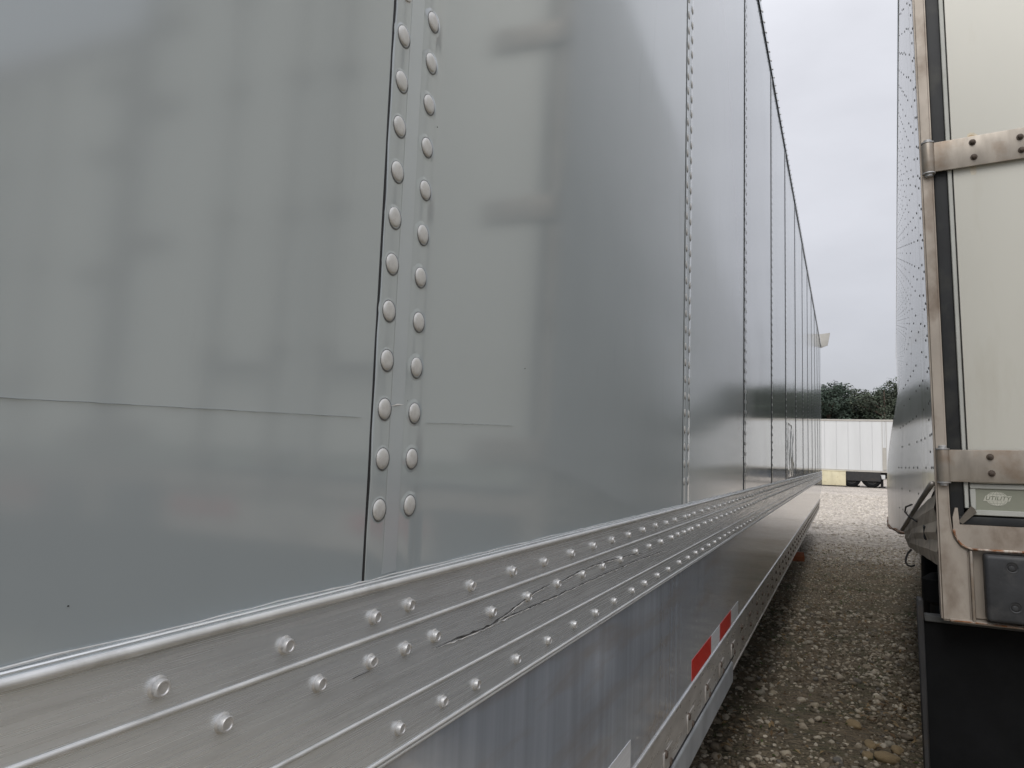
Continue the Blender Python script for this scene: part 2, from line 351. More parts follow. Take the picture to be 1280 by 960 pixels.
tp(MB().bbox(-.03, .007, 2.93, 14.1, .640, .6495, .002, 1), 'bottom_flange', ALU_LOW, smooth=40)
# tape
for (a, b, m) in ((.93, 1.2, TAPE_RED), (1.2, 1.462, TAPE_WHITE), (2.108, 2.434, TAPE_RED), (2.434, 2.616, TAPE_WHITE), (2.616, 2.890, TAPE_RED), (2.890, 3.097, TAPE_WHITE)):
    tp(MB().box(.0014, .0024, a+.0008, b-.0008, .8185, .8775), 'reflective_tape', m)
# rusty bracket bolts along the bottom rail
def rivet_prof(r, h): return [(r, 0), (r*.985, h*.45), (r*.80, h*.86), (r*.42, h)]
me_lowbolt = MB().lathe([(.011, 0), (.0105, .004), (.0075, .0075)], 8).mesh('rusty_bolt', DARK_BOLT, 40)
yv = .35
while yv < 14:
    for dz, dy in ((.757, 0), (.705, .035)) if yv > 2.95 else ((.742, 0), (.708, .05)):
        link('rail_bolt', me_lowbolt, T, (.0038-TL.x, yv+dy-TL.y, dz))
    if yv < 2.9: tp(MB().bbox(.0038, .0075, yv-.02, yv+.075, .699, .750, .0015, 1), 'bolt_plate', ALU_LOW, smooth=40)
    yv += .283

# rivets
me_riv = MB().lathe(rivet_prof(.0100, .0027), 18).mesh('rivet', RIVET_M, 60)
me_puck = MB().lathe([(.0160, -.0005), (.0145, -.00025), (.0125, .0001), (.0108, .0005), (.009, .0006)], 24, cap=False).mesh('puckered_metal', PAINT, 0)
me_ring = MB().lathe([(.0116, .0002), (.0112, .0009), (.0098, .0010)], 20, cap=False).mesh('dark_ring', mat('rivet_ring_dark', (.13, .135, .135), rough=.7, var=.35, vscale=120), 0)  # thin dark ring around each near rivet's base
me_riv_flat = MB().lathe(rivet_prof(.0095, .0013), 14).mesh('rivet', RIVET_M, 60)
pb = [(.0078, -.0002), (.0066, .0009), (.0058, .0012), (.0056, .0050), (.0051, .0058), (.0040, .0058), (.0035, .0050)]
me_bolt = [MB().lathe(pb, 16).mesh('collar_rivet', BOLT_M, 45)]
mb = MB().lathe(pb, 16)
mb.V = [(x*(.86 + .10*math.sin(3*math.atan2(z, y)))+.0, y, z) for (x, y, z) in mb.V]
me_bolt.append(mb.mesh('collar_rivet', BOLT_M, 45))
lo_riv = MB().lathe([(.0095, 0), (.0080, .0018), (.0045, .0024)], 8); lo_bolt = MB().lathe([(.0062, 0), (.0055, .0048), (.0038, .0054)], 7)
spots = []           # (y, z, kind)
for s in SEAMS:
    for k in range(57):
        z = 1.3948+.04735*k
        if z > ZT-.02: break
        spots.append((s+.0155+random.gauss(0, .0006), z+random.gauss(0, .0006), 0))
        spots.append((s+.0675+random.gauss(0, .0006), z+random.gauss(0, .0006), 0))
def row(lst, z):
    y = lst[-1]; L2 = list(lst)
    while y < Y1-.2: y += .113; L2.append(y)
    for y in L2: spots.append((y, z+random.gauss(0, .0007), 1))
row([-.9+.113*k for k in range(8)]+[-.0166, .0964, .2094, .3224, .435, .5494, .6076, .7375, .851, .961, 1.0736, 1.1823, 1.2943, 1.4083, 1.5214, 1.6363, 1.7461, 1.8458, 1.9706, 2.0281, 2.1044, 2.226, 2.3389, 2.463], 1.2960)
row([-.9+.113*k for k in range(8)]+[-.0613, .0517, .1647, .2777, .3777, .4766, .5483, .6042, .6597, .7943, .9032, 1.0162, 1.128, 1.2391, 1.3494, 1.4656, 1.5796, 1.6899, 1.8062, 1.8821, 1.9641, 2.0245, 2.0705, 2.17], 1.2550)
row([-.9+.113*k for k in range(13)]+[.5998, .6831, .7592, .8731, .9842, 1.0955, 1.2041, 1.3153, 1.4401, 1.5425, 1.6588, 1.7747, 1.9013, 2.0194], 1.1792)
def vis_size(sp):
    y, z, k = sp
    if y < .2: return 0
    d = math.dist((0, y, z), (CAMX, 0, H))
    vz = (z-H)/math.hypot(y, CAMX)
    if vz > .78 and y < 1 or vz > .68: return 0
    return (.02 if k == 0 else .013)/d*math.sqrt(CAMX/d)
spots.sort(key=vis_size, reverse=True)
rest = MB(); restb = MB()
for i, (y, z, k) in enumerate(spots):
    x0 = .0015 if k == 0 else .0045
    if i < 300:
        o = link('rivet' if k == 0 else 'collar_rivet', (me_riv if y < 3.2 else me_riv_flat) if k == 0 else random.choice(me_bolt), T, (x0-TL.x, y-TL.y, z))
        o.rotation_euler = (random.uniform(0, 6.28), 0, 0)
        if k == 0 and y < 2.1: 
            link('puckered_metal', me_puck, T, (x0+.0003-TL.x, y-TL.y, z)); link('dark_ring', me_ring, T, (x0-TL.x, y+random.uniform(.0002, .0006)-TL.y, z-random.uniform(.0003, .0010)))
    else:
        src, dst = (lo_riv, rest) if k == 0 else (lo_bolt, restb)
        fl = .45 if (k == 0 and y > 3.2) else 1
        dst.add([(vx*fl+x0, vy+y, vz+z) for vx, vy, vz in src.V], src.F)
# top rail with its two rows of rivets
tp(MB().bbox(-.03, .006, Y0, Y1-.02, 4.035, 4.098, .004, 2), 'top_rail', ALU, smooth=40)
tp(MB().box(.0015, .0066, Y0+.01, Y1-.03, 4.032, 4.037), 'top_rail_seal', BLACK_SEAL)
y = Y0+.05
while y < Y1-.1:
    for dz, dy in ((4.052, 0), (4.080, .055)):
        restb.add([(vx+.006, vy+y+dy, vz+dz) for vx, vy, vz in lo_bolt.V], lo_bolt.F)
    y += .11
tag(tp(rest, 'far_rivets', RIVET_M, smooth=40), kind='stuff'); tag(tp(restb, 'far_collar_rivets', BOLT_M, smooth=40), kind='stuff')

# long gouge scraped through the middle of the rail: dark furrow with bright burr
def scratch(name, pts, wdt, m, x):
    mb = MB(); V = []
    P2 = []
    for (a, b) in zip(pts[:-1], pts[1:]):
        k = max(2, int((b[0]-a[0])/.008))
        for i in range(k): t = i/k; P2.append((a[0]+(b[0]-a[0])*t, a[1]+(b[1]-a[1])*t))
    P2.append(pts[-1])
    for i, (y, z) in enumerate(P2):
        e = min(1, i/3, (len(P2)-1-i)/3); ww = wdt*e*random.uniform(.25, 1.2); z += random.gauss(0, .0005 if m.name != 'grey_scuff' else .0001)
        V += [(x, y, z-ww), (x+.0006*random.random()+.0004, y, z), (x, y, z+ww)]
    mb.V = V
    for i in range(len(P2)-1):
        a = 3*i; mb.F += [(a, a+1, a+4, a+3), (a+1, a+2, a+5, a+4)]
    return tp(mb, name, m)
GA = [(.665, 1.2420), (.72, 1.2405), (.774, 1.2392), (.800, 1.2400), (.83, 1.2440), (.865, 1.2455)]
GB = [(.80, 1.2400), (.84, 1.2405), (.90, 1.2395), (1.02, 1.2385), (1.15, 1.2392), (1.30, 1.2385), (1.48, 1.2365), (1.73, 1.2300)]
GC = [(.83, 1.2440), (.875, 1.2500), (.93, 1.2575), (.985, 1.2600)]
GD = [(1.03, 1.2570), (1.11, 1.2615), (1.20, 1.2618), (1.29, 1.2590), (1.42, 1.2535), (1.52, 1.2470)]
DKS = mat('dark_furrow', (.03, .029, .028), rough=.7); BRS = mat('bright_burr', (.78, .77, .75), rough=.35, metal=.5)
for q, wd in ((GA, .0013), (GB, .0009), (GC, .0011), (GD, .0009)):
    scratch('gouge', q, wd, DKS, .0049)
    scratch('burr', [(y, z-.0016) for y, z in q], .0008, BRS, .0050)
scratch('gouge', [(.522, 1.2462), (.548, 1.2478)], .0008, DKS, .0049)
SCF = mat('grey_scuff', (.27, .30, .315), rough=.2)
for q in ([(-.1, 1.4625), (.215, 1.4701), (.335, 1.4736), (.52, 1.4790)], [(.630, 1.4802), (.70, 1.4830), (.845, 1.4884)]):
    scratch('scuff_line', q, .00018, SCF, .0002 if q[0][0] < .5 else .0003)
scratch('scuff_line', [(.560, 1.492), (.582, 1.496)], .0030, BRS, .0034)
scratch('scuff_line', [(.5885, 1.50), (.5890, 1.5002)], .001, DKS, .0034)
for (y, z, r) in ((.262, 1.355, .0005), (.88, 1.570, .0009), (.6245, 1.806, .0007)):
    tp(MB().lathe([(r, 0), (r*.7, .0006)], 8, (0.0001, y, z)), 'paint_chip', DKS)
# crumpled dent in the sixth panel
mb = MB(); ny, nz_ = 26, 30; dy0, dy1, dz0, dz1 = 6.05, 6.95, 1.345, 1.79
for j in range(nz_+1):
    for i in range(ny+1):
        a, b = i/ny, j/nz_
        env = max(0, 1-abs(2*a-1)**3)*max(0, 1-abs(2*b-1)**4)
        h = .006*math.sin(a*19+2.2*math.sin(b*5))*env+.004*math.sin(b*13+a*4)*env
        mb.V.append((.0009+h*.8+.004*env, dy0+(dy1-dy0)*a, dz0+(dz1-dz0)*b))
for j in range(nz_):
    for i in range(ny):
        k = j*(ny+1)+i; mb.F.append((k, k+1, k+ny+2, k+ny+1))
tp(mb, 'dented_patch', PAINT, smooth=0)
# box of the trailer: roof, far side, ends, floor, chassis, running gear
tp(MB().bbox(-2.60, -.012, Y0+.02, Y1-.03, 4.06, 4.105, .01, 2), 'roof', FAR_WHITE, smooth=40)
tp(MB().box(-2.60, -2.585, Y0+.02, Y1-.03, .65, 4.06), 'far_side_wall', PAINT)
tp(MB().bbox(-2.595, -.004, Y1-.05, Y1+.01, 1.02, 4.06, .012, 3), 'front_wall', FAR_WHITE, smooth=40)
tp(MB().box(-2.58, -.014, Y0+.015, Y0+.05, .9, 4.05), 'rear_wall', FAR_WHITE)
tp(MB().box(-2.58, -.03, Y0+.06, Y1-.06, 1.15, 1.28), 'floor', DARK_STEEL)
for x in (-.85, -1.75): tp(MB().box(x-.06, x+.06, Y0+.1, 15.5, .86, 1.149), 'chassis_beam', DARK_STEEL)
for k in range(14): tp(MB().box(-2.5, -.05, .1+k*1.1, .16+k*1.1, 1.03, 1.149), 'cross_member', DARK_STEEL)
# small pale wind scoop bolted to the front top corner
mb = MB(); mb.V = [(-.06, 16.44, 4.30), (.19, 16.46, 4.33), (.14, 16.46, 4.06), (-.06, 16.44, 3.98), (-.06, 16.49, 4.30), (.19, 16.50, 4.33), (.14, 16.50, 4.06), (-.06, 16.49, 3.98)]
mb.F = [(0, 1, 2, 3), (7, 6, 5, 4), (0, 4, 5, 1), (1, 5, 6, 2), (2, 6, 7, 3), (3, 7, 4, 0)]
tp(mb, 'corner_deflector', FAR_GREY)

# wheels -------------------------------------------------------------
tyre_prof = [(.30, -.10), (.36, -.128), (.45, -.137), (.485, -.118), (.50, -.08), (.503, 0), (.50, .08), (.485, .118), (.45, .137), (.36, .128), (.30, .10)]
me_tyre = MB().lathe(tyre_prof, 40, cap=False).mesh('tyre', RUBBER, 40)
rim_prof = [(.295, -.10), (.305, -.118), (.285, -.112), (.27, -.05), (.16, -.035), (.13, -.075), (.06, -.085)]
mb = MB().lathe([(a, -b) for a, b in rim_prof], 32, cap=False); mb.lathe([(.06, .085), (.02, .09)], 16)
me_rim = mb.mesh('rim', RIM, 40); me_rim_dark = me_rim.copy(); me_rim_dark.materials.clear(); me_rim_dark.materials.append(DARK_STEEL)
def wheel(parent, x, y, r_side, loc0=(0, 0, 0)):
    wt = link('wheel', None, parent, (x, y, .503)); wt.empty_display_size = .1
    t = link('tyre', me_tyre, wt); q = link('rim', me_rim, wt)
    if r_side < 0: q.rotation_euler = (0, 0, math.pi)
    return wt
for y in (1.4, 2.75):
    for x, sd_ in ((-.32, 1), (-.64, 1), (-1.96, -1), (-2.28, -1)): wheel(T, x-TL.x, y-TL.y, sd_)
    tp(MB().lathe([(.065, -2.2), (.065, -.4)], 12, (0, y, .503)), 'axle', DARK_STEEL, smooth=40)
for x in (-.62, -1.98):      # landing legs
    tp(MB().box(x-.06, x+.06, 10.40, 10.52, .10, 1.149).box(x-.13, x+.13, 10.33, 10.59, .004, .03).box(x-.05, x+.05, 10.41, 10.51, .03, .10), 'landing_leg', DARK_STEEL)
tp(MB().box(-1.92, -.68, 10.43, 10.49, .55, .62), 'leg_brace', DARK_STEEL)

# ------------------------------------------------------------------ WHITE TRAILER seen from its rear corner (local u = x, v = y)
DEL = RAD(3.4245); LEAN = RAD(1.1)
R_ = empty('white_trailer', (.6989, 2.6478, 0)); R_.rotation_euler = (0, -LEAN, -DEL)
tag(R_, 'white box trailer with cream rear doors, steel hinges and black mud flaps', 'trailer')
WD, LEN = 2.59, 16.1
def rp(mb, name, m, smooth=None, parent=R_): return mb.build(name, m, parent, smooth)
def uz(poly, v0, v1):
    mb = MB(); return mb.extrude(poly, v0, v1, axis='y')
for mir in (0, 1):
    X = (lambda a: a) if not mir else (lambda a: WD-a)
    def B(a, b, *r, **k):
        a, b = sorted((X(a), X(b))); return MB().bbox(a, b, *r, **k)
    q = [(X(a), z) for a, z in ((0, .975), (.082, .975), (.082, 1.200), (.064, 1.212), (.048, 1.236), (.040, 1.270), (.037, 1.310), (.037, 4.0), (0, 4.0))]
    mb = MB(); bm = bmesh.new(); fr = [bm.verts.new((a, -.004, z)) for a, z in q]; bk = [bm.verts.new((a, .10, z)) for a, z in q]
    bm.faces.new(fr); bm.faces.new(bk[::-1])
    for i in range(len(q)): bm.faces.new((fr[i], bk[i], bk[(i+1) % len(q)], fr[(i+1) % len(q)]))
    bmesh.ops.recalc_face_normals(bm, faces=bm.faces); bmesh.ops.bevel(bm, geom=[e for e in bm.edges if e.verts[0].co.y < 0 and e.verts[1].co.y < 0]+[e for e in bm.edges if abs(e.verts[0].co.y-e.verts[1].co.y) > .05 and min(abs(e.verts[0].co.x-X(0)), 1) < .001], offset=.006, segments=3, affect='EDGES')
    bm.verts.index_update(); mb.add([v.co[:] for v in bm.verts], [[v.index for v in f.verts] for f in bm.faces]); bm.free()
    rp(mb, 'corner_post', BEIGE, smooth=40)
    rp(B(.0825, .0905, -.016, .06, .976, 1.199, .003, 2), 'weld_flange', STAINLESS, smooth=40)
    rp(B(.0380, .0765, .006, .05, 1.279, 3.985, .006, 2), 'door_gasket', GASKET, smooth=40)
    rp(B(.0770, .0895, -.001, .05, 1.33, 3.97, .002, 1), 'door_edge_trim', DOOR_TRIM, smooth=40)
    rp(B(.0900, .0930, .012, .045, 1.31, 3.96, .0005, 1), 'door_gap', BLACK_SEAL)
    d = rp(B(.0935, 1.283, .002, .045, 1.409, 3.96, .003, 2), 'rear_door', WHITE_DOOR, smooth=40)
    if True:
        rp(B(.0935, 1.283, .006, .044, 1.3085, 1.4085, .002, 1), 'door_band', DOOR_GREEN, parent=d, smooth=40)
        rp(B(.0935, 1.283, .001, .012, 1.392, 1.4075, .002, 1), 'band_frame', DOOR_TRIM, parent=d, smooth=40)
        rp(B(.0935, 1.283, .001, .012, 1.309, 1.326, .002, 1), 'band_frame', DOOR_TRIM, parent=d, smooth=40)
        rp(B(.0935, .1085, .0015, .0115, 1.3265, 1.3915, .002, 1), 'band_frame', DOOR_TRIM, parent=d, smooth=40)
    rp(B(.060, 1.290, .000, .05, 1.2790, 1.3045, .004, 2), 'bottom_gasket', GASKET, smooth=40)
    # mitred rubber corner
    q = [(X(a), z) for a, z in ((.058, 1.288), (.069, 1.280), (.108, 1.318), (.103, 1.330), (.094, 1.338))]
    rp(uz(q, -.006, .012), 'gasket_corner', mat('worn_gasket_corner', (.12, .105, .085), rough=.6, var=.3, vscale=30))
    # hinges
    for zc in (1.4635, 2.4965, 3.28, 3.78):
        hinge = rp(B(.030, .335, -.015, -.0065, zc-.0510, zc+.0510, .0025, 2), 'hinge', STAINLESS, smooth=40)
        rp(MB().lathe([(.0175, -.051), (.0185, -.048), (.0185, .048), (.0175, .051)], 20, (X(.024), -.010, zc), axis='z'), 'hinge_barrel', STAINLESS, parent=hinge, smooth=40)
        for sg in (-1, 1):
            rp(MB().lathe([(.020, 0), (.020, sg*.004), (.012, sg*.0045), (.012, sg*.012), (.008, sg*.014)], 12, (X(.024), -.010, zc+sg*.0515), axis='z'), 'hinge_pin', RIM, parent=hinge, smooth=40)
        for (a, dz) in ((.150, .029), (.152, -.022), (.278, .020), (.280, -.024)):
            rp(MB().lathe([(.0105, 0), (.0100, -.003), (.0068, -.0032), (.0064, -.010), (.004, -.0115)], 10, (X(a), -.0152, zc+dz), axis='y'), 'hinge_bolt', DARK_BOLT, parent=hinge, smooth=40)
    # sill plate with a torn, rusty left end
    q = [(X(a), z) for a, z in ((.050, 1.330), (.0425, 1.300), (.0430, 1.262), (.052, 1.232), (.068, 1.212), (.088, 1.2055), (1.292, 1.2055), (1.292, 1.2785), (.0605, 1.2785), (.0575, 1.330))]
    rp(uz(q, -.010, .030), 'sill_plate', BEIGE)
    q = [(.0435, 1.262), (.046, 1.246), (.053, 1.230), (.062, 1.2165), (.074, 1.2085), (.090, 1.2035)]
    pts = [(X(a), -.0105, z) for a, z in q]+[(X(.09+.05*i), -.0105+random.gauss(0, .0006), 1.2035+random.gauss(0, .0007)) for i in range(1, 24)]
    rp(MB().tube(pts, [random.uniform(.0025, .0048) for _ in pts], 6), 'rusted_edge', RUST, smooth=0)
    # lower rail with dock pad
    rp(B(.091, 1.294, .020, .06, .986, 1.204, .003, 1), 'rear_beam', BEIGE, smooth=40)
    pts = [(X(.022+.05*i), -.014, .9795+random.gauss(0, .0006)) for i in range(26)]
    rp(B(.022, 1.294, -.014, .06, .974, .9845, .003, 1), 'bottom_flange', BEIGE, smooth=40)
    rp(MB().tube(pts, [random.uniform(.0018, .0044) for _ in pts], 6), 'rusted_edge', RUST, smooth=0)
    pad = rp(B(.1175, .46, -.048, .0195, .992, 1.193, .012, 3), 'dock_pad', PAD, smooth=40)
    for (a, z) in ((.187, 1.160), (.190, 1.043), (.40, 1.160), (.40, 1.043)):
        rp(MB().lathe([(.0155, -.0484), (.0165, -.0495), (.0135, -.0492), (.0125, -.0478)], 18, (X(a), 0, z), axis='y', cap=False), 'hole_rim', PAD, parent=pad, smooth=60)
        rp(MB().lathe([(.0125, -.0482), (.0110, -.0485)], 16, (X(a), 0, z), axis='y'), 'pad_hole', BLACK_SEAL, parent=pad)
        rp(MB().lathe([(.0085, -.0486), (.0075, -.0500), (.005, -.0506)], 8, (X(a-.002), 0, z-.003), axis='y'), 'pad_bolt', PAD, parent=pad, smooth=40)
    # lamps in the beam
    for a in (.60, .75, .90):
        rp(MB().lathe([(.052, .0), (.052, -.012), (.040, -.02)], 20, (X(a), .0198, 1.095), axis='y'), 'tail_lamp', LAMP_RED, smooth=40)
    # lock rods
    for a in (.74, 1.16):
        rod = rp(MB().lathe([(.014, 1.15), (.014, 3.99)], 12, (X(a), -.030, 0), axis='z'), 'lock_rod', STAINLESS, smooth=40)
        for z in (1.36, 1.9, 2.6, 3.3, 3.85):
            rp(B(a-.05, a+.05, -.046, .003, z-.03, z+.03, .006, 1), 'rod_bracket', STAINLESS, parent=rod, smooth=40)
        rp(B(a-.42 if a > 1 else a-.02, a+.02 if a > 1 else a+.34, -.06, -.048, 1.78, 1.82, .004, 1), 'lock_handle', STAINLESS, parent=rod, smooth=40)
    # mud flap with its steel hanger
    rp(B(-.050, .62, .115, .128, .22, .946, .003, 1), 'mud_flap', RUBBER, smooth=40)
    rp(B(-.066, -.047, .085, .150, .46, 1.02, .004, 1), 'flap_stay', DARK_STEEL, smooth=40)
    rp(B(-.046, .64, .100, .150, .947, .968, .003, 1), 'flap_bracket', mat('dusty_black_bracket', (.06, .062, .062), rough=.6, var=.3, vscale=20), smooth=40)
    rp(MB().lathe([(.03, .97), (.055, .985), (.058, 1.06), (.03, 1.08)], 16, (X(.015), .32, 0), axis='z'), 'air_spring', RUBBER, smooth=50)
rp(MB().bbox(1.2855, WD-1.2855, .006, .05, 1.28, 3.97, .004, 1), 'centre_gasket', GASKET, smooth=40)
rp(MB().bbox(.0, WD, -.003, .11, 4.0005, 4.10, .008, 2), 'rear_header', BEIGE, smooth=40)
for a in (1.0, 1.295, 1.59): rp(MB().bbox(a-.04, a+.04, -.022, -.004, 4.03, 4.07, .006, 2), 'marker_lamp', LAMP_RED, smooth=40)
rp(MB().bbox(.68, 1.91, .13, .22, .42, .52, .01, 2).box(.85, .93, .13, .22, .521, .97).box(1.66, 1.74, .13, .22, .521, .97), 'impact_guard', DARK_STEEL)
# the emblem on the lower door band
LDOOR = [c for c in R_.children if c.name.startswith('rear_door')][0]
ex, ez, ew, eh, ev = .164, 1.3625, .0355, .0225, .0059
mb = MB(); k = 40; mb.V = [(ex+ew*.80*math.cos(2*math.pi*i/k), ev, ez+eh*math.sin(2*math.pi*i/k)) for i in range(k)]+[(ex+ew*.80*math.cos(2*math.pi*i/k), ev-.0004, ez+eh*math.sin(2*math.pi*i/k)) for i in range(k)]
mb.F = [tuple(range(k, 2*k))]+[(i, (i+1) % k, k+(i+1) % k, k+i) for i in range(k)]
emb = rp(mb, 'emblem', EMBLEM, parent=LDOOR)
mb = MB()
def linez(pts, wd, d):
    V = []
    for i, p in enumerate(pts):
        a = Vector(pts[max(0, i-1)]); b = Vector(pts[min(len(pts)-1, i+1)]); t = (b-a).normalized(); nrm = Vector((-t.y, t.x))*wd
        V += [(p[0]+nrm.x, d, p[1]+nrm.y), (p[0]-nrm.x, d, p[1]-nrm.y)]
    mb.add(V, [(2*i, 2*i+1, 2*i+3, 2*i+2) for i in range(len(pts)-1)])
for s in (-.8, -.42, 0, .42, .8):      # globe meridians and parallels
    linez([(ex+ew*.80*s*math.cos(RAD(a)), ez+eh*math.sin(RAD(a))) for a in range(-84, 85, 12)], .00035, ev-.0006)
for s in (-.7, .7):
    c = math.sqrt(1-s*s)*.80; linez([(ex+ew*c*t/6, ez+eh*(s-.12*s*(1-(t/6)**2))) for t in range(-6, 7)], .00035, ev-.0006)
rp(mb, 'emblem_grid', EMBLEM_D, parent=emb) if False else mb.build('globe_lines', EMBLEM_D, LDOOR)
q = [(ex-ew*1.02, ez-.0078), (ex+ew*.92, ez-.0068), (ex+ew*1.08, ez+.0098), (ex-ew*.84, ez+.0088)]
uz(q, ev-.0010, ev-.0007).build('emblem_banner', EMBLEM, LDOOR)
cu = bpy.data.curves.new('emblem_lettering', 'FONT'); cu.body = 'UTILITY'; cu.size = .0172; cu.align_x = 'CENTER'; cu.align_y = 'CENTER'; cu.extrude = .0002; cu.shear = .28; cu.space_character = 1.08; cu.offset = .00025
to = bpy.data.objects.new('emblem_text', cu); COL.objects.link(to)
dg = bpy.context.evaluated_depsgraph_get(); me = bpy.data.meshes.new_from_object(to.evaluated_get(dg)); bpy.data.objects.remove(to, do_unlink=True)
me.materials.clear(); me.materials.append(EMBLEM_D)
lt = link('emblem_lettering', me, LDOOR, (ex+.001, ev-.0013, ez+.001)); lt.rotation_euler = (RAD(90), 0, 0)

def stain(cu_, cz, rx, rz, col, nm, v):
    mb = MB(); k = 18
    mb.V = [(cu_, v, cz)]+[(cu_+rx*math.cos(2*math.pi*i/k)*random.uniform(.7, 1.1), v, cz+rz*math.sin(2*math.pi*i/k)*random.uniform(.7, 1.1)) for i in range(k)]
    mb.F = [(0, 1+i, 1+(i+1) % k) for i in range(k)]
    mb.build('rust_stain', mat(nm, col, rough=.55, var=.15, vscale=40), LDOOR)
stain(.150, 2.556, .016, .013, (.60, .54, .42), 'faint_rust_bloom', .0018); stain(.150, 2.552, .009, .008, (.50, .38, .23), 'rust_bloom', .0015)
stain(.150, 2.436, .010, .020, (.60, .555, .46), 'rust_run', .0018); 
# side skin: white sheet, pushed out low down where it has been hit
def interp(x, tab):
    if x <= tab[0][0]: return tab[0][1]
    for (a, b), (c, d) in zip(tab[:-1], tab[1:]):
        if x <= c: t = (x-a)/(c-a); t = t*t*(3-2*t); return b+(d-b)*t
    return tab[-1][1]
ZBOT = [(0, 1.385), (1.2, 1.140), (2, 1.095), (3, 1.050), (5, 1.035), (8, 1.03)]
BUL = [(0, 0), (3.4, -.172), (4.2, -.172), (10, 0)]
def side_u(v, z):
    prof = 1-sstep(1.30, 2.60, z)
    return interp(v, BUL)*(.12*max(0, min(1, 1.3-z)/.3)*0 + prof)
vs = [.03+.12*i for i in range(80)]+[9.6+.9*i for i in range(8)]; vs[-1] = LEN
nzz = 36; mb = MB()
for v in vs:
    zb = interp(v, ZBOT)
    for j in range(nzz+1):
        z = zb+(4.05-zb)*(j/nzz)**1.25; mb.V.append((side_u(v, z), v, z))
for i in range(len(vs)-1):
    for j in range(nzz): k = i*(nzz+1)+j; mb.F.append((k, k+1, k+nzz+2, k+nzz+1))
rp(mb, 'side_skin', SIDE_WHITE, smooth=0)
# rivet columns and joint lines on that skin
me_sr = MB().lathe([(.0052, 0), (.0042, -.0016), (.002, -.0021)], 7)
riv = MB(); jl = MB()
DOT = mat('dull_dark_rivet', (.085, .080, .078), rough=.6, metal=.4)
cols = [(.075, .112, 1), (.175, .112, 1), (.200, .112, 1)]
v = .46
while v < 12: cols += [(v, .112, 0), (v+.19, .224, 0)]; v += .405
for v, st, a in cols:
    z = math.ceil((interp(v, ZBOT)+.06)/.112)*.112+(.056 if v == .2 else 0)
    while z < 3.98:
        u = side_u(v, z)
        if not (v > 1.9 and z < 2.35): riv.add([(x+u, y+v, zz+z) for x, y, zz in me_sr.V], me_sr.F)
        z += st
tag(rp(riv, 'side_rivets', DOT), kind='stuff')
for v in (.33, .46+.405*3+.02, .46+.405*6+.02, .46+.405*9+.02):
    zz = [interp(v, ZBOT)+.02+i*.1 for i in range(27)]
    mb = MB()
    for z in zz: u = side_u(v, z)-.0012; mb.V += [(u, v-.0025, z), (u, v+.0025, z)]
    mb.F = [(2*i, 2*i+1, 2*i+3, 2*i+2) for i in range(len(zz)-1)]
    rp(mb, 'panel_joint', DKS)
rp(MB().bbox(-.006, .05, .11, LEN, 4.045, 4.10, .006, 2), 'side_top_rail', ALU, smooth=40)
# crumpled lower corner: sheet folded into a fan
apex = [(-.078, 1.25, 1.185), (-.082, 1.24, 1.165), (-.085, 1.25, 1.150), (-.080, 1.24, 1.138), (-.084, 1.25, 1.120), (-.076, 1.23, 1.105), (-.070, 1.20, 1.085)]
root = [(.004, .015, 1.380), (-.004, .02, 1.330), (.003, .02, 1.285), (-.006, .02, 1.250), (.004, .02, 1.222), (-.004, .02, 1.185), (.004, .02, 1.140)]
mb = MB(); ns = 10
for a, b in zip(root, apex):
    for i in range(ns+1):
        t = i/ns; bow = -.005*math.sin(math.pi*t)
        mb.V.append((a[0]+(b[0]-a[0])*t+bow+random.gauss(0, .0012), a[1]+(b[1]-a[1])*t, a[2]+(b[2]-a[2])*t+random.gauss(0, .0012)))
for j in range(len(root)-1):
    for i in range(ns): k = j*(ns+1)+i; mb.F.append((k, k+1, k+ns+2, k+ns+1))
rp(mb, 'crumpled_corner_sheet', CREASE)
rp(MB().tube([(-.008, .02, 1.405), (-.030, .45, 1.335), (-.062, .9, 1.240), (-.092, 1.35, 1.150)], .009, 8), 'bent_brace', mat('grey_brace_metal', (.32, .30, .275), rough=.4, metal=.5, var=.2, vscale=12), smooth=0)
rp(MB().tube([(-.056, .78, 1.300), (-.078, .86, 1.285), (-.082, .88, 1.262), (-.070, .80, 1.250), (-.046, .55, 1.245)], .0035, 6), 'torn_strap', DARK_STEEL, smooth=0)
rp(MB().bbox(-.030, -.018, .32, .40, 1.195, 1.245, .004, 1), 'torn_strap_end', DARK_STEEL)
rp(MB().tube([(-.062, 1.05, 1.085), (-.076, 1.03, 1.070), (-.084, 1.02, 1.050), (-.086, 1.01, 1.032), (-.080, 1.0, 1.020), (-.066, 1.0, 1.016), (-.05, 1.0, 1.022)], .0045, 8), 'hanging_hook', DARK_STEEL, smooth=0)
# torn hem under the bulge
pts = [(side_u(v, interp(v, ZBOT))-.002, v, interp(v, ZBOT)-.004+random.gauss(0, .004)) for v in [1.2+.12*i for i in range(24)]]
rp(MB().tube(pts, [random.uniform(.005, .011) for _ in pts], 6), 'torn_hem', RUST, smooth=0)
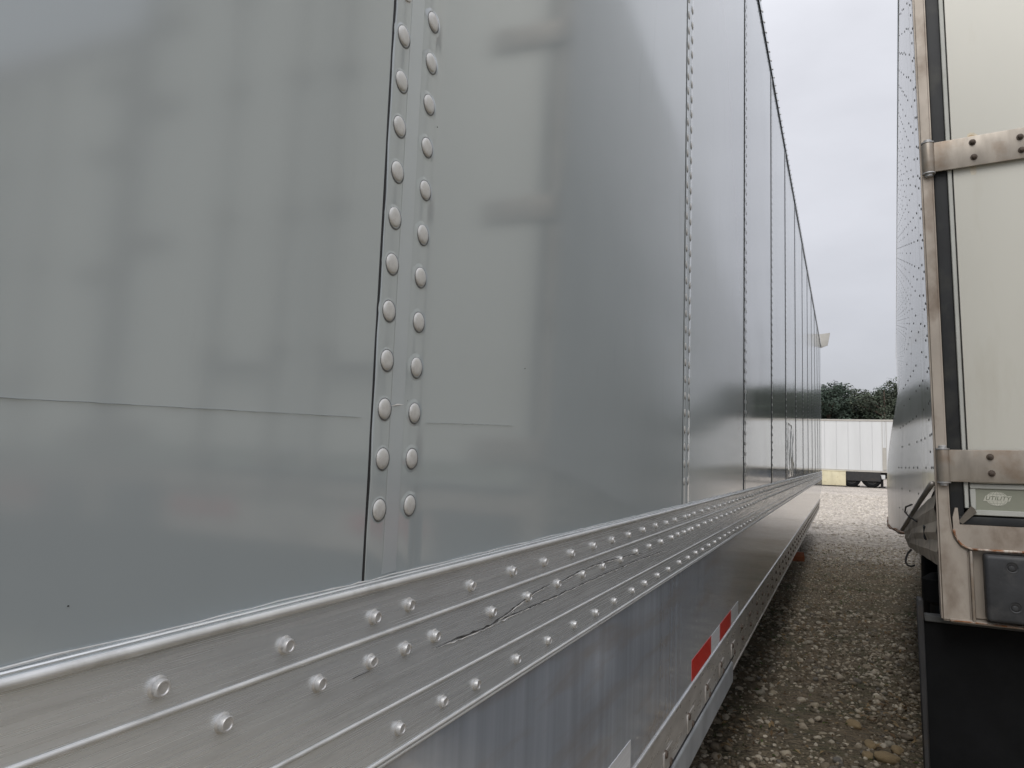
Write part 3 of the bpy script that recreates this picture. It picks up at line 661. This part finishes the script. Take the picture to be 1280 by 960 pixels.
# rest of the box
rp(MB().bbox(.01, WD-.01, .06, LEN, 4.06, 4.105, .01, 1), 'roof', FAR_WHITE)
rp(MB().box(WD-.012, WD, .1, LEN, 1.0, 4.05), 'far_side_wall', FAR_WHITE)
rp(MB().box(.02, WD-.02, LEN-.06, LEN, 1.0, 4.05), 'front_wall', FAR_WHITE)
rp(MB().box(.03, WD-.03, .09, LEN-.07, 1.09, 1.20), 'floor', DARK_STEEL)
rp(MB().box(.03, WD-.03, .075, .085, 1.21, 4.0), 'inner_bulkhead', DARK_STEEL)
for a in (.85, 1.74): rp(MB().box(a-.06, a+.06, .25, 14, .80, 1.089), 'chassis_beam', DARK_STEEL)
for y in (.95, 2.2):
    for x, s_ in ((.145, -1), (.465, -1), (2.125, 1), (2.445, 1)): wheel(R_, x, y, s_)
    rp(MB().lathe([(.065, .5), (.065, 2.1)], 12, (0, y, .503)), 'axle', DARK_STEEL, smooth=40)
for a in (.55, 2.04):
    rp(MB().box(a-.06, a+.06, 12.4, 12.52, .10, 1.089).box(a-.13, a+.13, 12.33, 12.59, .03, .06).box(a-.05, a+.05, 12.41, 12.51, .06, .10), 'landing_leg', DARK_STEEL)

NB = copy_tree(R_); NB.location = (.6989+2.98, 2.6478+.12, 0); NB.rotation_euler = (0, 0, -RAD(2.5))
tag(NB, 'white box trailer parked on the far side of the white one with the emblem', 'trailer')
# ------------------------------------------------------------------ far row of white trailers
def far_trailer(x0, length, y, label, cab=False, ztop=4.12, wheels=(), legs=()):
    z0 = gz(y); t = empty('parked_trailer', (x0+length/2, y+1.3, z0))
    tag(t, label, 'trailer')
    def q(mb, name, m, smooth=None, parent=t):
        return mb.build(name, m, parent, smooth, (-(x0+length/2), -(y+1.3), -z0))
    zb = 1.17
    q(MB().box(x0+.02, x0+length-.02, y+.04, y+2.6, zb+.02, ztop-.06), 'body', FAR_WHITE)
    npan = int(length/.61)
    pw = (length-.1)/npan
    for k in range(npan):
        q(MB().bbox(x0+.05+k*pw+.006, x0+.05+(k+1)*pw-.006, y+.018, y+.05, zb+.10, ztop-.11, .008, 1), 'side_panel', FAR_WHITE)
    q(MB().bbox(x0, x0+length, y, y+.06, ztop-.11, ztop, .01, 1), 'top_rail', FAR_GREY)
    q(MB().bbox(x0, x0+length, y, y+.06, zb, zb+.10, .01, 1), 'bottom_rail', FAR_GREY)
    q(MB().box(x0+.1, x0+length-.1, y+.7, y+.85, .86, zb+.019), 'chassis_beam', DARK_STEEL)
    q(MB().box(x0+.1, x0+length-.1, y+1.8, y+1.95, .86, zb+.019), 'chassis_beam', DARK_STEEL)
    for wx in wheels:
        for wy in (y+.20, y+.50, y+2.1, y+2.42):
            wt = link('wheel', None, t, (wx-(x0+length/2), wy-(y+1.3), .503)); wt.rotation_euler = (0, 0, -math.pi/2)
            link('tyre', me_tyre, wt); rm = link('rim', me_rim_dark, wt)
    for lx in legs:
        q(MB().box(lx-.07, lx+.07, y+.45, y+.59, z0+.08, zb+.019).box(lx-.16, lx+.16, y+.38, y+.66, z0+.004, z0+.09), 'landing_leg', DARK_STEEL)
    return t, q
FY = 44.0
ft, q = far_trailer(-4.2, 15.9, FY, 'white ribbed box trailer parked crosswise beyond the gap, trees behind it', wheels=(.85, 1.88), legs=(1.12, 2.40))
q(MB().box(2.42, 2.62, FY-.02, FY+.0, 1.30, 2.55), 'grey_patch', FAR_GREY); q(MB().box(2.41, 2.43, FY-.012, FY+.0, 2.56, 4.0), 'repair_strip', FAR_GREY); q(MB().box(2.61, 2.63, FY-.012, FY+.0, 2.56, 4.0), 'repair_strip', FAR_GREY)
q(MB().bbox(.56, 2.32, FY+.02, FY+.055, .66, 1.165, .01, 1), 'slider_frame', DARK_STEEL)
q(MB().bbox(2.30, 2.55, FY+.10, FY+.3, .80, 1.05, .03, 2), 'air_tank', FAR_WHITE, smooth=40)
q(MB().bbox(2.7, 4.2, FY+.2, FY+.5, .62, 1.05, .03, 2), 'tool_box', mat('dark_blue_box', (.05, .065, .09), rough=.4))
far_trailer(12.6, 15.9, FY+.6, 'second white ribbed trailer in the far row, past the one across the gap', wheels=(25.2, 26.4), legs=(16, 16.6))
far_trailer(-21.2, 15.9, FY-.5, 'white ribbed trailer in the far row, hidden behind the grey trailer', wheels=(-19, -17.8), legs=(-9, -8.4)) if False else None
# pale yellow box standing under the trailer's end
yb = empty('storage_box', (.02, FY+.45, gz(FY)))
tag(yb, 'pale yellow box on dark skids standing under the crosswise white trailer', 'box')
MB().bbox(-.98, .55, -.55, .5, .06, .86, .02, 2).build('body', YELLOW, yb, 40)
MB().bbox(-1.0, .57, -.57, .52, .861, .90, .01, 1).build('lid', YELLOW, yb, 40)
for x in (-.9, .32): MB().box(x, x+.16, -.56, .5, .0, .059).build('skid', DARK_STEEL, yb)
for k in range(3): MB().bbox(-.62+k*.42, -.58+k*.42, -.565, -.5505, .1, .84, .004, 1).build('rib', YELLOW, yb)

# ------------------------------------------------------------------ trees
def tree_meshes(seed, h, cw, pine):
    r = random.Random(seed); mb = MB()
    top = (r.uniform(-.3, .3), r.uniform(-.3, .3), h*.93)
    mb.tube([(0, 0, -.05), (.05, .02, h*.25), (top[0]*.4, top[1]*.4, h*.55), (top[0]*.8, top[1]*.8, h*.8), top], [.24, .20, .15, .09, .03], 8)
    clumps = []
    for k in range(20):
        z = h*r.uniform(.34, .95); a = r.uniform(0, 6.28); env = math.sin(math.pi*min(1, max(.12, (z/h-.30)/.78)))**.7
        rad = cw*env*r.uniform(.45, 1.0)
        e = (top[0]*z/h+rad*math.cos(a), top[1]*z/h+rad*math.sin(a), z+r.uniform(.1, .7)); s = (top[0]*.6*z/h, top[1]*.6*z/h, z-.5-rad*.25)
        mid = ((s[0]+e[0])/2, (s[1]+e[1])/2, (s[2]+e[2])/2+.15)
        mb.tube([s, mid, e], [.07, .045, .015], 5); clumps += [(e, r.uniform(.55, 1.15)), (mid, r.uniform(.4, .8))]
    for k in range(26):
        z = h*r.uniform(.45, .99); a = r.uniform(0, 6.28); env = math.sin(math.pi*min(1, max(.1, (z/h-.30)/.78)))**.7; rad = cw*env*math.sqrt(r.random())*.9
        clumps.append(((rad*math.cos(a), rad*math.sin(a), z), r.uniform(.5, 1.0)))
    V = []; F = []
    for (c, s) in clumps:
        for _ in range(int(165*s)):
            d = Vector((r.gauss(0, 1), r.gauss(0, 1), r.gauss(0, .72))); d = d.normalized()*s*(r.random()**.45)
            p = Vector(c)+d; ls = r.uniform(.08, .17)
            n = (d.normalized()+Vector((r.gauss(0, .6), r.gauss(0, .6), r.gauss(.5, .6)))).normalized(); a = n.orthogonal().normalized(); b = n.cross(a)
            t = r.uniform(0, 6.28); a, b = a*math.cos(t)+b*math.sin(t), b*math.cos(t)-a*math.sin(t)
            k = len(V); V += [(p-a*ls)[:], (p+b*ls*.5)[:], (p+a*ls)[:], (p-b*ls*.5)[:]]; F.append((k, k+1, k+2, k+3))
    cm = MB(); cm.V = V; cm.F = F
    me = bpy.data.meshes.new('crown'); me.from_pydata(V, [], F); me.materials.append(LEAF[seed % 3]); me.update()
    return mb.mesh('trunk', BARK, 60), me
TV = [tree_meshes(3+i, h, c, i % 2) for i, (h, c) in enumerate(((9.2, 2.4), (8.4, 2.2), (9.4, 2.8), (8.2, 2.5), (8.9, 2.1)))]
tr = random.Random(5)
TREES = []
x = -14
while x < 34:
    TREES.append((x, 80+tr.uniform(-3, 4), tr.randrange(5), tr.uniform(.86, 1.08))); x += tr.uniform(1.7, 3.2)
x = -15
while x < 36:
    TREES.append((x, 90+tr.uniform(-3, 5), tr.randrange(5), tr.uniform(.90, 1.08))); x += tr.uniform(2.0, 3.6)
TREES = [t for t in TREES if not (-2.0 < t[0] < 7.0)]
TREES += [(-.9, 81, 0, 1.06), (.25, 84, 2, 1.02), (1.9, 88, 3, .84), (3.3, 83, 1, 1.03), (4.5, 81, 2, 1.05), (5.7, 84, 0, 1.06), (-1.6, 90, 4, 1.05), (5.2, 92, 3, 1.08), (6.6, 82, 4, 1.04)]
TREES += [(-14+2.3*i+tr.uniform(-.5, .5), 86+tr.uniform(-2, 3), tr.randrange(5), tr.uniform(.94, 1.08)) for i in range(22) if not (-2.2 < -14+2.3*i < 7)]
for (x, y, k, s) in TREES:
    t = empty('tree', (x, y, gz(y)-.02), (0, 0, tr.uniform(0, 6.28))); t.scale = (s*tr.uniform(.95, 1.15), s*tr.uniform(.95, 1.15), s)
    if s == .84: tag(t, 'shortest tree, in the dip of the tree line behind the crosswise white trailer', 'tree')
    else: tag(t, 'tall dark green tree in the tree line behind the far white trailers', 'tree', 'trees in the far tree line')
    link('trunk', TV[k][0], t); link('crown', TV[k][1], t)
# undergrowth at the foot of the tree line
V = []; F = []
for k in range(9000):
    px, py = rng.uniform(-18, 38), rng.uniform(76, 84); hz = .3+abs(rng.normal(0, 1.1)); p = Vector((px, py, gz(py)+min(hz, 3.6)))
    n = Vector(rng.normal(0, 1, 3)).normalized(); a = n.orthogonal().normalized(); b = n.cross(a); s = rng.uniform(.12, .3)
    i = len(V); V += [(p-a*s)[:], (p+b*s*.5)[:], (p+a*s)[:], (p-b*s*.5)[:]]; F.append((i, i+1, i+2, i+3))
me = bpy.data.meshes.new('undergrowth'); me.from_pydata(V, [], F); me.materials.append(LEAF[1])
tag(link('undergrowth', me), 'low leafy undergrowth at the foot of the far tree line', 'undergrowth', kind='stuff')

# ------------------------------------------------------------------ orange chock beside the grey trailer
ch = MB().extrude([(0, 0), (.30, 0), (.30, .05), (.12, .19), (.04, .19), (0, .10)], -.10, .10, axis='x')
o = ch.build('wheel_chock', ORANGE, None, None, (-.205, 11.55, .0)); o.scale = (.8, .8, .7); o.rotation_euler = (0, 0, RAD(20))
tag(o, 'faded orange plastic wheel chock on the gravel under the grey trailer edge', 'wheel chock')

# ------------------------------------------------------------------ gravel
def ico(sub):
    bm = bmesh.new(); bmesh.ops.create_icosphere(bm, subdivisions=sub, radius=1); bm.verts.ensure_lookup_table()
    v = np.array([x.co[:] for x in bm.verts]); f = np.array([[x.index for x in q.verts] for q in bm.faces]); bm.free(); return v, f
def stone_variants(sub, nvar, rough):
    v, f = ico(sub); L = []
    for _ in range(nvar):
        d = rng.normal(0, 1, (5, 3)); d /= np.linalg.norm(d, axis=1)[:, None]; r = np.ones(len(v))
        for q in d: r = np.minimum(r, .80+rng.uniform(0, .2)+0*r) if False else r
        p = v*(1+rng.normal(0, rough, (len(v), 1)))
        for q in d:                                   # chop facets
            h = p@q; cut = rng.uniform(.55, .85); over = np.maximum(0, h-cut); p = p-over[:, None]*q[None, :]
        L.append(p)
    return np.array(L), f
def scatter(name, pos, rad, sub, nvar, label, m):
    var, f = stone_variants(sub, nvar, .09); n = len(pos); nv = var.shape[1]
    idx = rng.integers(0, nvar, n); P = var[idx]
    sc = np.stack([rng.uniform(.85, 1.35, n), rng.uniform(.75, 1.1, n), rng.uniform(.45, .8, n)], 1)*rad[:, None]
    P = P*sc[:, None, :]
    tx = rng.normal(0, .22, n); c, s = np.cos(tx)[:, None], np.sin(tx)[:, None]
    y, z = P[:, :, 1]*c-P[:, :, 2]*s, P[:, :, 1]*s+P[:, :, 2]*c; P[:, :, 1] = y; P[:, :, 2] = z
    th = rng.uniform(0, 6.28, n); c, s = np.cos(th)[:, None], np.sin(th)[:, None]
    x, y = P[:, :, 0]*c-P[:, :, 1]*s, P[:, :, 0]*s+P[:, :, 1]*c; P[:, :, 0] = x; P[:, :, 1] = y
    P += pos[:, None, :]
    V = P.reshape(-1, 3); Fc = (f[None]+np.arange(n)[:, None, None]*nv).reshape(-1, 3)
    me = bpy.data.meshes.new(name); me.vertices.add(len(V)); me.vertices.foreach_set('co', V.ravel())
    me.loops.add(Fc.size); me.loops.foreach_set('vertex_index', Fc.ravel().astype(np.int32))
    me.polygons.add(len(Fc)); me.polygons.foreach_set('loop_start', np.arange(0, Fc.size, 3, dtype=np.int32)); me.polygons.foreach_set('loop_total', np.full(len(Fc), 3, dtype=np.int32))
    me.update(); me.validate(); me.materials.append(m)
    return tag(link(name, me), label, 'gravel', kind='stuff')
def field(n, x0, x1, y0, y1, rmed, rsig, rmax, clump=True):
    x = rng.uniform(x0, x1, n); y = rng.uniform(y0, y1, n); r = np.minimum(rmax, rmed*np.exp(rng.normal(0, rsig, n)))
    keep = (.5+.5*np.sin(x*3.1+1.3*np.sin(y*1.7))*np.sin(y*2.3+x*1.1)) > rng.uniform(-.5, .75, n) if clump else np.ones(n, bool)
    x, y, r = x[keep], y[keep], r[keep]
    z = np.array([gz(q) for q in y])+r*rng.uniform(.02, .38, len(r)); return np.stack([x, y, z], 1), r
p, r = field(6500, -.8, 1.8, 2.8, 8.0, .0125, .42, .036)
scatter('gravel', p, r, 2, 14, 'crushed stones strewn over the damp lane between the trailers', GRAVEL)
p, r = field(36000, -1.4, 2.2, 1.2, 14.5, .0085, .45, .028)
scatter('fine_gravel', p, r, 1, 16, 'fine gravel chips between the larger stones of the lane', GRAVEL)
PALE = mat('pale_crushed_stone', (.4, .37, .32), rough=.88, island=.3, island_col=[(.34, .31, .265), (.48, .44, .385), (.60, .55, .485), (.68, .635, .57), (.43, .385, .33)])
p, r = field(22000, -2.5, 4.5, 12.0, 34, .017, .45, .055)
scatter('yard_gravel', p, r, 1, 16, 'pale gravel covering the open yard beyond the trailers', PALE)
p, r = field(9000, -4, 5, -4, 2.2, .017, .45, .05)
scatter('near_gravel', p, r, 1, 12, 'gravel on the ground where the photographer stands', GRAVEL)
# single larger stones
me_st = []
for k in range(5):
    v, f = stone_variants(2, 1, .07); q = MB(); q.V = [tuple(a) for a in v[0]]; q.F = [tuple(a) for a in f]; me_st.append(q.mesh('stone', TANSTONE, 0))
for i, (x, y, s) in enumerate(((.445, 4.52, .040), (.52, 4.26, .036), (.585, 4.10, .048), (.64, 4.24, .034), (.50, 4.10, .030))):
    o = link('stone', me_st[i], None, (x, y, s*.36)); o.scale = (s*1.35, s*.9, s*.62); o.rotation_euler = (random.uniform(-.1, .1), random.uniform(-.1, .1), random.uniform(0, 3))
    tag(o, 'fist-sized tan stone lying loose on the dark lane between the trailers', 'stone', 'loose tan stones in the lane')

# dead leaves and small weeds between the stones
def litter(name, n, m, lo, hi, up, label, cat):
    V = []; F = []
    cx, cy = rng.uniform(-.5, 1.2, 60), rng.uniform(3.2, 13, 60)
    for k in range(n):
        j = rng.integers(0, 60); p = Vector((cx[j]+rng.normal(0, .16), cy[j]+rng.normal(0, .28), .012+abs(rng.normal(0, .008))))
        nrm = Vector((rng.normal(0, up), rng.normal(0, up), 1)).normalized(); a = nrm.orthogonal().normalized(); b = nrm.cross(a); t = rng.uniform(0, 6.28)
        a, b = a*math.cos(t)+b*math.sin(t), b*math.cos(t)-a*math.sin(t); z = rng.uniform(lo, hi); i = len(V)
        V += [(p-a*z)[:], (p+b*z*.4+nrm*z*.25)[:], (p+a*z)[:], (p-b*z*.4+nrm*z*.2)[:]]; F += [(i, i+1, i+2), (i, i+2, i+3)]
    me = bpy.data.meshes.new(name); me.from_pydata(V, [], F); me.materials.append(m)
    tag(link(name, me), label, cat, kind='stuff')
litter('dead_leaves', 1500, mat('dead_leaf', (.2, .13, .07), rough=.8, island=.5, island_col=[(.10, .065, .035), (.24, .16, .085), (.34, .25, .13), (.16, .10, .055)]), .010, .026, .35,
       'small brown dead leaves caught between the stones of the lane', 'leaves')
litter('weeds', 900, mat('weed_leaf', (.09, .13, .035), rough=.7, island=.4), .006, .016, 1.3, 'tiny green weeds growing between the stones of the lane', 'weeds')
